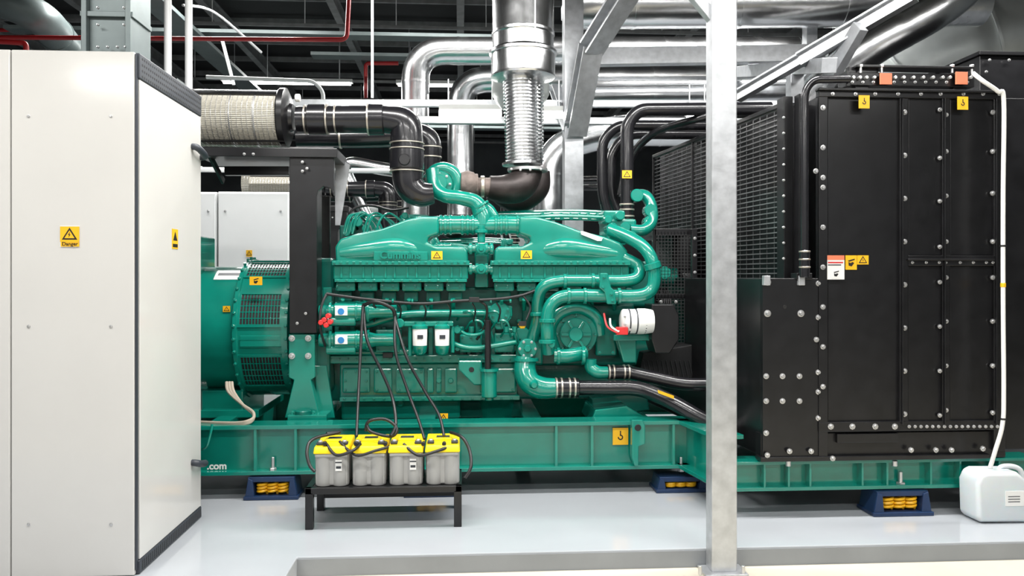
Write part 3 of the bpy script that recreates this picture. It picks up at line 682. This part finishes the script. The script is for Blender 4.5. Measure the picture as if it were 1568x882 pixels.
pa=[(fx,D+.01),(X0+.05,D+.01),(X0+.05,7.9),(fx-.25,7.9)]
prism(bm,[(x,y,zl0) for x,y in pa],[(x,y,zl1) for x,y in pa]); mk('lower_core_box',bm,BLACK,False,.006)
# slanted core with guard bars
A=P(1207,160,5.42); B=P(1006,240,7.85); zt3=A.z; zb3=zl1-.02
A.z=B.z=0
bm=bmesh.new(); pa=[(A.x+.03,A.y),(X0+.05,A.y),(X0+.05,B.y),(B.x+.03,B.y)]
prism(bm,[(x,y,zb3) for x,y in pa],[(x,y,zt3) for x,y in pa]); mk('radiator_core',bm,BLACK,False,.004)
bm=bmesh.new()
nb=34; nrm=Vector((B.y-A.y,-(B.x-A.x),0)).normalized()*-1
for i in range(nb):
    z=zb3+(zt3-zb3)*(i+.5)/nb
    s=nrm*.0264
    a=A+s;b=B+s
    a=Vector((a.x,a.y,z));b=Vector((b.x,b.y,z)); u=Vector((0,0,.004)); w=nrm*.004
    prism(bm,[a-u-w,a+u-w,a+u+w,a-u+w],[b-u-w,b+u-w,b+u+w,b-u+w])
for i in range(24):
    t=(i+.5)/24; p=A.lerp(B,t)+nrm*.02; u=(B-A).normalized()*.002; w=nrm*.002
    p0_=Vector((p.x,p.y,zb3));p1_=Vector((p.x,p.y,zt3))
    prism(bm,[p0_-u-w,p0_+u-w,p0_+u+w,p0_-u+w],[p1_-u-w,p1_+u-w,p1_+u+w,p1_-u+w])
mk('core_fins',bm,GAUGE)
for t in (0,.3,.62,1): p=A.lerp(B,t)+nrm*.035; beam('guard_bar',(p.x,p.y,zb3),(p.x,p.y,zt3),.022,.022,BLACK)
for z in (zb3,zt3): beam('guard_rail',(A.x-.035,A.y,z),(B.x-.035,B.y,z),.03,.03,BLACK)
wbox('core_corner_post',(xof(1193,5.38),5.3,zl1-.01),(xof(1207,5.38),5.42,zt3+.03),BLACK,.004)
wbox('core_corner_post',(xof(1216,5.3),5.22,zl1-.01),(xof(1226,5.3),5.3,zt3+.03),BLACK,.004)
bolts('post_bolts',[(1200,y) for y in range(180,420,24)],5.3,2.2,STEEL)
# fan guard
box('fan_shroud_frame',1002,350,1060,360,6.6,1.0,BLACK); box('fan_shroud_frame',1002,450,1090,458,6.6,1.0,BLACK)
box('fan_shroud_back',1030,350,1090,560,7.0,.7,BLACKM)
bm=bmesh.new()
for x in range(1003,1062,5):
    p=P(x,355,6.6);q=P(x,555,6.6); prism(bm,[p+Vector(v) for v in ((-.002,0,0),(.002,0,0),(.002,.004,0),(-.002,.004,0))],[q+Vector(v) for v in ((-.002,0,0),(.002,0,0),(.002,.004,0),(-.002,.004,0))])
for y in range(360,556,5):
    p=P(1003,y,6.6);q=P(1060,y,6.6); prism(bm,[p+Vector(v) for v in ((0,0,-.002),(0,.004,-.002),(0,.004,.002),(0,0,.002))],[q+Vector(v) for v in ((0,0,-.002),(0,.004,-.002),(0,.004,.002),(0,0,.002))])
mk('fan_guard_mesh',bm,MESHM)
box('fan_guard_post',1060,350,1068,600,6.5,.05,BLACK); box('fan_guard_post',1000,350,1005,470,6.6,.05,BLACK)
bolts('guard_bolts',[(1064,y) for y in range(365,470,26)]+[(1012,462),(1035,462),(1060,475)],6.5,2.6,STEEL)
poly('fan_guard_skirt',[(985,540),(1075,525),(1085,590),(1010,585),(980,565)],6.45,.4,BLACKM,.01)
bm=bmesh.new()
for i in range(14):
    x=985+i*7; p=P(x,552,6.44);q=P(x+8,588,6.44); addtube(bm,[[p.x,p.y,p.z,.004],[q.x,q.y,q.z,.004]],6)
mk('skirt_mesh',bm,MESHM,True)
lathe('cooling_fan_hub',P(1040,430,7.0),(1,0,0),[(.12,0),(.12,.1)],BLACK)
# top plumbing
D=5.2
tube('overflow_pipe',[(1232,388,5.15),(1232,140,5.15),(1245,122,5.15),(1300,121,5.15)],[6]*4,RUBBER,14,fillet=.07)
pc('overflow_hose',(1232,425,5.15),(1232,383,5.15),8,RUBBER)
for y in (384,396,408): pc('hose_clamp',(1232,y,5.15),(1232,y+2.4,5.15),8.6,CLAMP)
rb('overflow_neck_plate',1220,418,1244,428,-.04,.1,BLACK)
for x in (1175,1228): rb('tank_tab',x-5,422,x+5,437,-.045,.04,GALV)
rb('top_bracket',1296,112,1492,132,-.02,.08,BLACK); rb('top_bracket_lip',1312,100,1492,104,-.04,.12,BLACK); rb('top_bracket_end',1296,108,1302,132,-.04,.12,BLACK)
rb('top_bracket_side',1300,102,1345,112,.0,.05,BLACK)
for x in (1308,1318,1328,1340,1372,1385,1400,1415,1430,1445,1456,1488): ycyl('bracket_spacer',x,118,D-.05,2.4,.04,STEEL)
for x in (1318,1350,1458,1488): 
    pc('bracket_stud',(x,112,5.17),(x,99,5.17),2,STEEL); pc('bracket_stud_nut',(x,103,5.17),(x,99,5.17),3.5,STEEL,None,6)
bolts('bracket_bolts',[(x,126) for x in range(1305,1490,16)],D-.02,2.6,STEEL)
rb('orange_tag',1348,112,1366,129,-.06,.01,ORANGE,.001); rb('orange_tag',1464,110,1482,129,-.06,.01,ORANGE,.001)
rb('bracket_riser',1310,130,1330,140,.0,.06); rb('bracket_riser',1460,130,1480,146,.0,.06)
sign(1323,156,D-.062,17,20,'hook'); sign(1474,158,D-.062,17,20,'hook')
rb('warning_label',1267,391,1293,428,-.04,.005,WHITE,0); rb('warning_label_head',1267,391,1293,398,-.042,.003,ORANGE,0); rb('warning_label_rule',1268,401,1291,403,-.042,.003,REDP,0); rb('warning_label_rule',1268,405,1288,406.5,-.042,.003,DARKG,0)
sign(1280,419,D-.041,16,14,'hand',WHITE)
sign(1303,402,D-.012,18,22,'hand'); sign(1321,398,D-.012,18,14,'warn')
z1b=P(1550,86,6.0).z
wbox('rear_tank',(xof(1500,6.0),6.0,z1-.02),(xof(1500,6.0)+1.6,8.4,z1b),BLACK,.006)
wbox('outer_panel',(X1+.005,5.45,z0),(X1+1.3,8.1,P(1550,150,5.45).z),BLACK,.006)
wbox('outer_panel_rib',(X1+.10,5.42,z0),(X1+.13,5.46,P(1550,150,5.45).z),BLACK,.003)
wbox('rear_tank_lip',(xof(1500,6.0)-.02,5.97,z1b),(xof(1500,6.0)+1.6,8.4,z1b+.03),BLACK,.004)
bolts('tank_bolts',[(1515,92),(1545,92),(1510,110)],5.97,2.4,STEEL)
for x in (1207,1370): pc('beam_stud',(x,705,5.2),(x,714,5.2),4,STEEL)
pc('rail_jack',(1379,745,5.24),(1379,722,5.24),3,STEEL); pc('rail_jack_nut',(1379,745,5.24),(1379,738,5.24),7,STEEL,None,6)
# ================================================================ BATTERY BENCH + BATTERIES
bench=group('battery_bench')
BD=5.12; zbt=P(587,746,BD).z
xa=xof(467,BD); xb=xof(707,BD)
wbox('bench_rim',(xa,BD,zbt-.04),(xb,BD+.04,zbt),BLACK,.003); wbox('bench_rim',(xa,BD+.42,zbt-.04),(xb,BD+.46,zbt),BLACK,.003)
wbox('bench_rim',(xa,BD,zbt-.04),(xa+.04,BD+.46,zbt),BLACK,.003); wbox('bench_rim',(xb-.04,BD,zbt-.04),(xb,BD+.46,zbt),BLACK,.003)
wbox('bench_deck',(xa+.02,BD+.02,zbt-.02),(xb-.02,BD+.44,zbt-.004),BLACKM,.002)
for x in (xa,xb-.05):
    for y in (BD,BD+.41): wbox('bench_leg',(x,y,.001),(x+.05,y+.05,zbt-.03),BLACK,.003)
beam('bench_rail',(xa+.03,BD+.43,.1),(xb-.03,BD+.43,.1),.02,.03,BLACK)
bw=(xof(706,BD+.04)-xof(479,BD+.04))/4
for i in range(4):
    group('car_battery')
    x=xof(479,BD+.04)+i*bw+.004; w=bw-.010; y=BD+.03; dp=.33; hgt=.215
    zz0=zbt+.002
    wbox('case_core',(x+.012,y+.02,zz0),(x+w-.012,y+dp-.01,zz0+hgt),BGREY,.01)
    for k in range(2):
        for j in range(3):
            cx=x+w*(.27+.46*k); cy=y+.06+j*(dp-.12)/2
            lathe('cell_column',(cx,cy,zz0),(0,0,1),[(w*.235,0),(w*.25,.01),(w*.255,hgt-.01),(w*.25,hgt)],BGREY,28)
    wbox('case_band',(x+.008,y-.004,zz0+hgt-.03),(x+w-.008,y+dp,zz0+hgt-.005),BGREY,.01)
    bm=bmesh.new(); zl=zz0+hgt-.006
    prism(bm,[(x,y-.012,zl),(x+w,y-.012,zl),(x+w,y+dp,zl),(x,y+dp,zl)],[(x+.006,y+.0,zl+.045),(x+w-.006,y+.0,zl+.045),(x+w-.006,y+dp-.01,zl+.06),(x+.006,y+dp-.01,zl+.06)])
    mk('lid',bm,BYEL,False,.008,3)
    wbox('lid_ridge',(x+.05,y+.12,zl+.04),(x+w-.05,y+.22,zl+.068),BYEL,.008)
    wbox('lid_label',(x+.07,y+.14,zl+.0675),(x+w-.07,y+.20,zl+.0695),DARKG,0)
    for sx in (.16,.84):
        cyl('terminal',(x+w*sx,y+.055,zl+.04),(x+w*sx,y+.055,zl+.075),.015,STEEL); wbox('terminal_clamp',(x+w*sx-.022,y+.03,zl+.05),(x+w*sx+.022,y+.08,zl+.064),DARKG,.003)
    if i in (0,2):
        wbox('case_label',(x+w*.62,y-.006,zz0+.10),(x+w*.80,y-.002,zz0+.17),WHITE,0); wbox('case_label',(x+w*.62,y-.008,zz0+.15),(x+w*.80,y-.006,zz0+.158),DARKG,0)
        wbox('case_label_text',(x+w*.64,y-.008,zz0+.115),(x+w*.78,y-.006,zz0+.13),DARKG,0)
group('battery_cable')
tube('lead',[(556,468,6.15),(553,520,5.9),(549,600,5.5),(546,668,5.2)],2.3,HARN,10)
tube('lead',[(556,468,6.15),(562,520,6.0),(585,570,5.7),(601,610,5.45),(606,650,5.3),(598,668,5.2)],2.5,HARN,10)
tube('lead',[(605,483,6.15),(606,540,5.9),(625,600,5.55),(640,640,5.35),(650,672,5.2)],2.3,HARN,10)
tube('lead',[(604,483,6.15),(622,545,5.9),(650,598,5.55),(672,635,5.35),(680,668,5.2)],2.3,HARN,10)
tube('lead',[(556,468,6.15),(575,462,6.1),(600,472,6.12),(605,485,6.15)],3.0,HARN,10)
tube('jumper',[(500,680,5.18),(515,697,5.1),(540,690,5.1),(552,680,5.18)],2.4,HARN,10)
tube('jumper',[(520,676,5.2),(545,697,5.1),(575,690,5.1),(600,683,5.18)],2.2,HARN,10)
tube('jumper',[(618,680,5.18),(640,697,5.1),(665,692,5.1),(690,683,5.18)],2.4,HARN,10)
tube('loop',[(560,660,5.3),(565,645,5.3),(590,642,5.3),(607,655,5.28),(600,668,5.25),(570,662,5.25),(562,652,5.3)],2.5,HARN,10)
tube('loop',[(500,664,5.3),(520,662,5.35),(480,672,5.2),(470,690,5.12),(474,712,5.08),(482,722,5.06)],2.5,HARN,10)
tube('loop',[(690,662,5.3),(708,670,5.2),(719,690,5.15),(721,715,5.08),(712,732,5.06)],2.5,HARN,10)
for x in (497,545,590,648,680): ycyl('lead_lug',x,680,5.15,3.2,.03,HARN,10)
# ================================================================ STEEL COLUMN (foreground)
group('steel_column')
CD=4.50; xa=xof(1090,CD); xb=xof(1129,CD)
zb=-.108
wbox('column_shaft',(xa,CD,zb+.012),(xb,CD+.115,ZC-.02),GALV,.008)
wbox('base_plate',(xa-.05,CD-.05,zb),(xb+.05,CD+.12,zb+.014),GALV,.003)
for px in (1072,1138): pc('anchor_bolt',(px,880,CD-.03),(px,866,CD-.03),3,STEEL)
beam('knee_brace',(xa+.05,CD+.06,3.08),(xa-.5,CD+.06,3.73),.06,.06,GALV)
# ================================================================ SUPPORT STEELWORK
group('steel_support_frame')
pbeam('post',(877,330+90,8.0),(877,-20,8.0),.19,.19,GALV)
ibeam('brace',P(880,205,7.9),P(905,70,7.5),.2,.16,.02,GALV); ibeam('brace',P(905,75,7.5),P(965,-20,7.0),.2,.16,.02,GALV)
ibeam('brace',P(870,195,7.9),P(850,135,8.3),.1,.1,.015,GALV)
pbeam('cross_beam',(440,158,8.1),(1250,160,8.1),.06,.07,GALV); pbeam('cross_beam',(900,88,8.4),(1260,82,8.4),.12,.18,GALV)
pbeam('cross_beam',(600,184,8.2),(1260,188,8.2),.08,.07,GALV)
ibeam('brace',P(1128,148,7.0),P(1225,92,6.6),.1,.1,.015,GALV); ibeam('brace',P(1225,92,6.6),P(1400,-10,6.0),.1,.12,.015,GALV)
pbeam('hanger_post',(1217,160,7.0),(1217,90,7.0),.12,.12,GALV); pbeam('brace',(1265,130,6.6),(1318,40,6.2),.08,.12,GALV)
pbeam('longitudinal_beam',(1128,110,9.2),(1270,100,6.2),.12,.12,GALV)
pbeam('post',(1240,160,8.5),(1240,-20,8.5),.12,.12,GALV)
pbeam('cross_beam',(860,20,8.8),(1500,20,8.8),.1,.14,GALV)
# ================================================================ INSULATED DUCTS
def ductrun(name,pts,r,seg=32,fillet=.4,bands=True,m=DUCT):
    group(name); tube('run',pts,[r]*len(pts),m,seg,fillet=fillet)
    if bands:
        for i in range(len(pts)-1):
            a=P(*pts[i]);b=P(*pts[i+1]); L=(b-a).length; n=int(L/.9); rr=r*S(pts[i][0],pts[i][2])*1.025
            r2=r*S(pts[i+1][0],pts[i+1][2])*1.025
            for k in range(n):
                t=(k+.6)/n
                if t*L<.35 or (1-t)*L<.35: continue
                p=a.lerp(b,t); d=(b-a).normalized(); q=rr+(r2-rr)*t; lathe('band',p,d,[(q,0),(q,.03)],m,seg)
ductrun('insulated_exhaust_duct',[(636,330,10.5),(636,78,10.5),(1260,78,10.5)],21)
ductrun('insulated_exhaust_duct',[(705,330,11.5),(705,122,11.5),(1260,122,11.5)],20)
ductrun('insulated_exhaust_duct',[(870,8,8.2),(1500,4,8.2)],36,fillet=.5)
ductrun('insulated_exhaust_duct',[(895,143,9.2),(1235,140,9.2)],18)
ductrun('insulated_exhaust_duct',[(560,330,12),(520,245,12),(600,262,12),(700,262,12)],10,fillet=.3)
ductrun('insulated_exhaust_duct',[(840,330,11),(840,230,11),(930,200,11),(1060,200,11)],24,fillet=.5)
ductrun('insulated_exhaust_duct',[(1240,150,8.0),(1330,70,7.6),(1440,15,7.4),(1520,-60,7.4)],30,m=DUCT)
ductrun('ventilation_duct',[(1300,170,10.0),(1420,95,9.6),(1568,50,9.2),(1800,20,9.0)],78,fillet=.9,m=DUCTD)
ductrun('ventilation_duct',[(-60,-20,9),(60,20,9),(130,110,11)],26,m=DUCTGREY)
# sprinkler pipes
group('sprinkler_pipe')
tube('red_main',[(-30,57,9),(531,61,9),(536,-40,9)],[3.5]*3,RED,12,fillet=.08)
tube('red_branch',[(-30,62,8),(40,66,8),(40,80,8)],[4]*3,RED,12,fillet=.06)
tube('red_branch',[(0,46,12),(125,46,12),(125,80,12)],[3]*3,RED,12,fillet=.06)
tube('red_branch',[(560,150,13),(560,97,13),(610,97,13)],[3]*3,RED,12,fillet=.06)
group('conduit_pipe')
tube('run',[(316,118,9),(480,124,9),(495,140,9),(495,160,9)],[3]*4,OFFW,10,fillet=.15)
tube('run',[(340,60,10),(358,130,10)],[2.5]*2,OFFW,8)
tube('run',[(280,8,9),(330,20,10),(400,80,11)],[2]*3,OFFW,8)
tube('run',[(310,258,11),(330,260,11),(640,262,11)],[4]*3,OFFW,8)
tube('run',[(570,0,10),(570,150,10)],[2]*2,OFFW,8)
# ================================================================ LAMPS
def lamp(px0,px1,py,D):
    group('fluorescent_lamp')
    a=P(px0,py,D);b=P(px1,py,D)
    cyl('tube',a,b,.034,LAMP); beam('housing',a+Vector((0,.03,.06)),b+Vector((0,.03,.06)),.12,.05,WHITE)
    for t in (.15,.85):
        q=a.lerp(b,t); beam('hanger',q+Vector((0,.03,.08)),Vector((q.x,q.y+.03,q.z+.35)),.012,.012,GALV,0)
lamp(672,768,174,7.9); lamp(825,862,176,7.9); lamp(1052,1085,181,8.0)
def ceil_lamp(x,y,z,L,e,along='x'):
    group('fluorescent_lamp')
    d=Vector((L/2,0,0)) if along=='x' else Vector((0,L/2,0)); c=Vector((x,y,z))
    beam('housing',c-d+Vector((0,0,.05)),c+d+Vector((0,0,.05)),.16,.06,WHITE)
    cyl('tube',c-d*.97,c+d*.97,.025,LAMP)
    for s in (-.8,.8): beam('hanger',c+d*s+Vector((0,0,.07)),Vector((x,y,ZC-.01))+d*s,.012,.012,GALV,0)
    l=bpy.data.lights.new('lamp_light','AREA'); l.shape='RECTANGLE'; l.size=L*.95; l.size_y=.14; l.energy=e; l.color=(1,.985,.96)
    o=bpy.data.objects.new('lamp_light',l); sc.collection.objects.link(o); o.location=c-Vector((0,0,.035))
    if along=='y': o.rotation_euler=(0,0,math.pi/2)
    groups[G.name].append(o)
for x in (-3.2,0,3.2):
    ceil_lamp(x,2.6,4.0,2.4,88); ceil_lamp(x,-.6,3.9,2.4,95)
    ceil_lamp(x,9.6,5.2,2.4,190); ceil_lamp(x,15,5.2,2.4,150)
for x in (-.8,1.7,4.2): ceil_lamp(x,5.0,4.4,2.2,135)
# ================================================================ BACKGROUND EQUIPMENT
for x0,x1,y0,D in ((333,442,293,10.2),(238,331,293,10.2),(560,640,316,12.9),(770,850,300,12.9)):
    group('electrical_cabinet')
    a=P(x0,y0,D);b=P(x1,y0,D)
    wbox('body',(a.x,D+.03,.003),(b.x,D+.7,a.z),CABW,.006); wbox('door_leaf',(a.x+.01,D,.06),(b.x-.01,D+.035,a.z-.02),CABW,.006)
    bolts('door_screws',[(x0+12,y0+30),(x1-12,y0+30)],D,2,STEEL)
    sign((x0+x1)/2-6,388,D-.004,9,10,'warn')
# ================================================================ JERRY CAN + HOSE
group('plastic_jerry_can')
JD=4.96
def jp(px,py): 
    p=P(px,py,JD); return (p.x,p.z)
outl=[(1498,796),(1497,742),(1503,728),(1512,724),(1560,724),(1574,736),(1578,796),(1572,801),(1504,801)]
bm=bmesh.new(); pts=[jp(*q) for q in outl]; zmin=min(p[1] for p in pts)
pts=[(x,z-zmin+.002) for x,z in pts]; dz=-zmin+.002
prism(bm,[(x,JD,z) for x,z in pts],[(x,JD+.21,z) for x,z in pts]); mk('can_body',bm,CAN,False,.028,5)
c=P(1514,722,JD+.1); c.z+=dz
lathe('can_neck',(c.x,c.y,c.z-.03),(0,0,1),[(.035,0),(.035,.04),(.03,.042),(.03,.05)],CAN)
q=[P(x,y,JD+.12) for x,y in ((1530,728),(1532,716),(1548,714),(1562,720),(1566,736))]
bm=bmesh.new(); addtube(bm,catmull([[v.x,v.y,v.z+dz,.017] for v in q],6),12); mk('can_handle',bm,CAN,True)
box('can_label',1540,752,1568,775,JD-.004,.004,WHITE,0)
for y in (760,764,768): box('can_label_text',1544,y,1562,y+1,JD-.006,.003,DARKG,0)
group('drain_hose')
tube('hose',[(1490,112,5.05),(1505,124,5.0),(1528,140,5.0),(1537,155,5.0),(1536,300,5.0),(1536,460,5.0),(1537,600,5.0),(1535,650,5.0),(1524,690,5.02),(1516,716,JD+.1)],3.2,WHITE,12)
for y in (375,640): pc('hose_tie',(1536,y,5.0),(1536,y+3,5.0),4.2,SIGNB)
pc('hose_sleeve',(1536,433,5.0),(1536,440,5.0),3.8,YEL)
# ================================================================ finalise groups
def finalise():
    for gn,ch in groups.items():
        e=bpy.data.objects[gn]
        los=[o['lo'] for o in ch if 'lo' in o]; his=[o['hi'] for o in ch if 'hi' in o]
        lo=Vector([min(l[i] for l in los) for i in range(3)]); hi=Vector([max(l[i] for l in his) for i in range(3)])
        e.location=Vector(((lo.x+hi.x)/2,(lo.y+hi.y)/2,lo.z))
        for o in ch:
            o.parent=e; o.location=o.location-e.location
finalise()
# second generator set in the next bay (shares the meshes)
e2=bpy.data.objects.new('diesel_generator',None); sc.collection.objects.link(e2); e2.location=genset.location+Vector((-.6,5.0,0))
for o in groups[genset.name]:
    n=o.copy(); sc.collection.objects.link(n); n.parent=e2
for o in bpy.data.objects:
    for kx in ('lo','hi'):
        if kx in o: del o[kx]
w=bpy.data.worlds.new('world'); sc.world=w; w.use_nodes=True; w.node_tree.nodes['Background'].inputs[0].default_value=(.96,.98,1,1); w.node_tree.nodes['Background'].inputs[1].default_value=.36
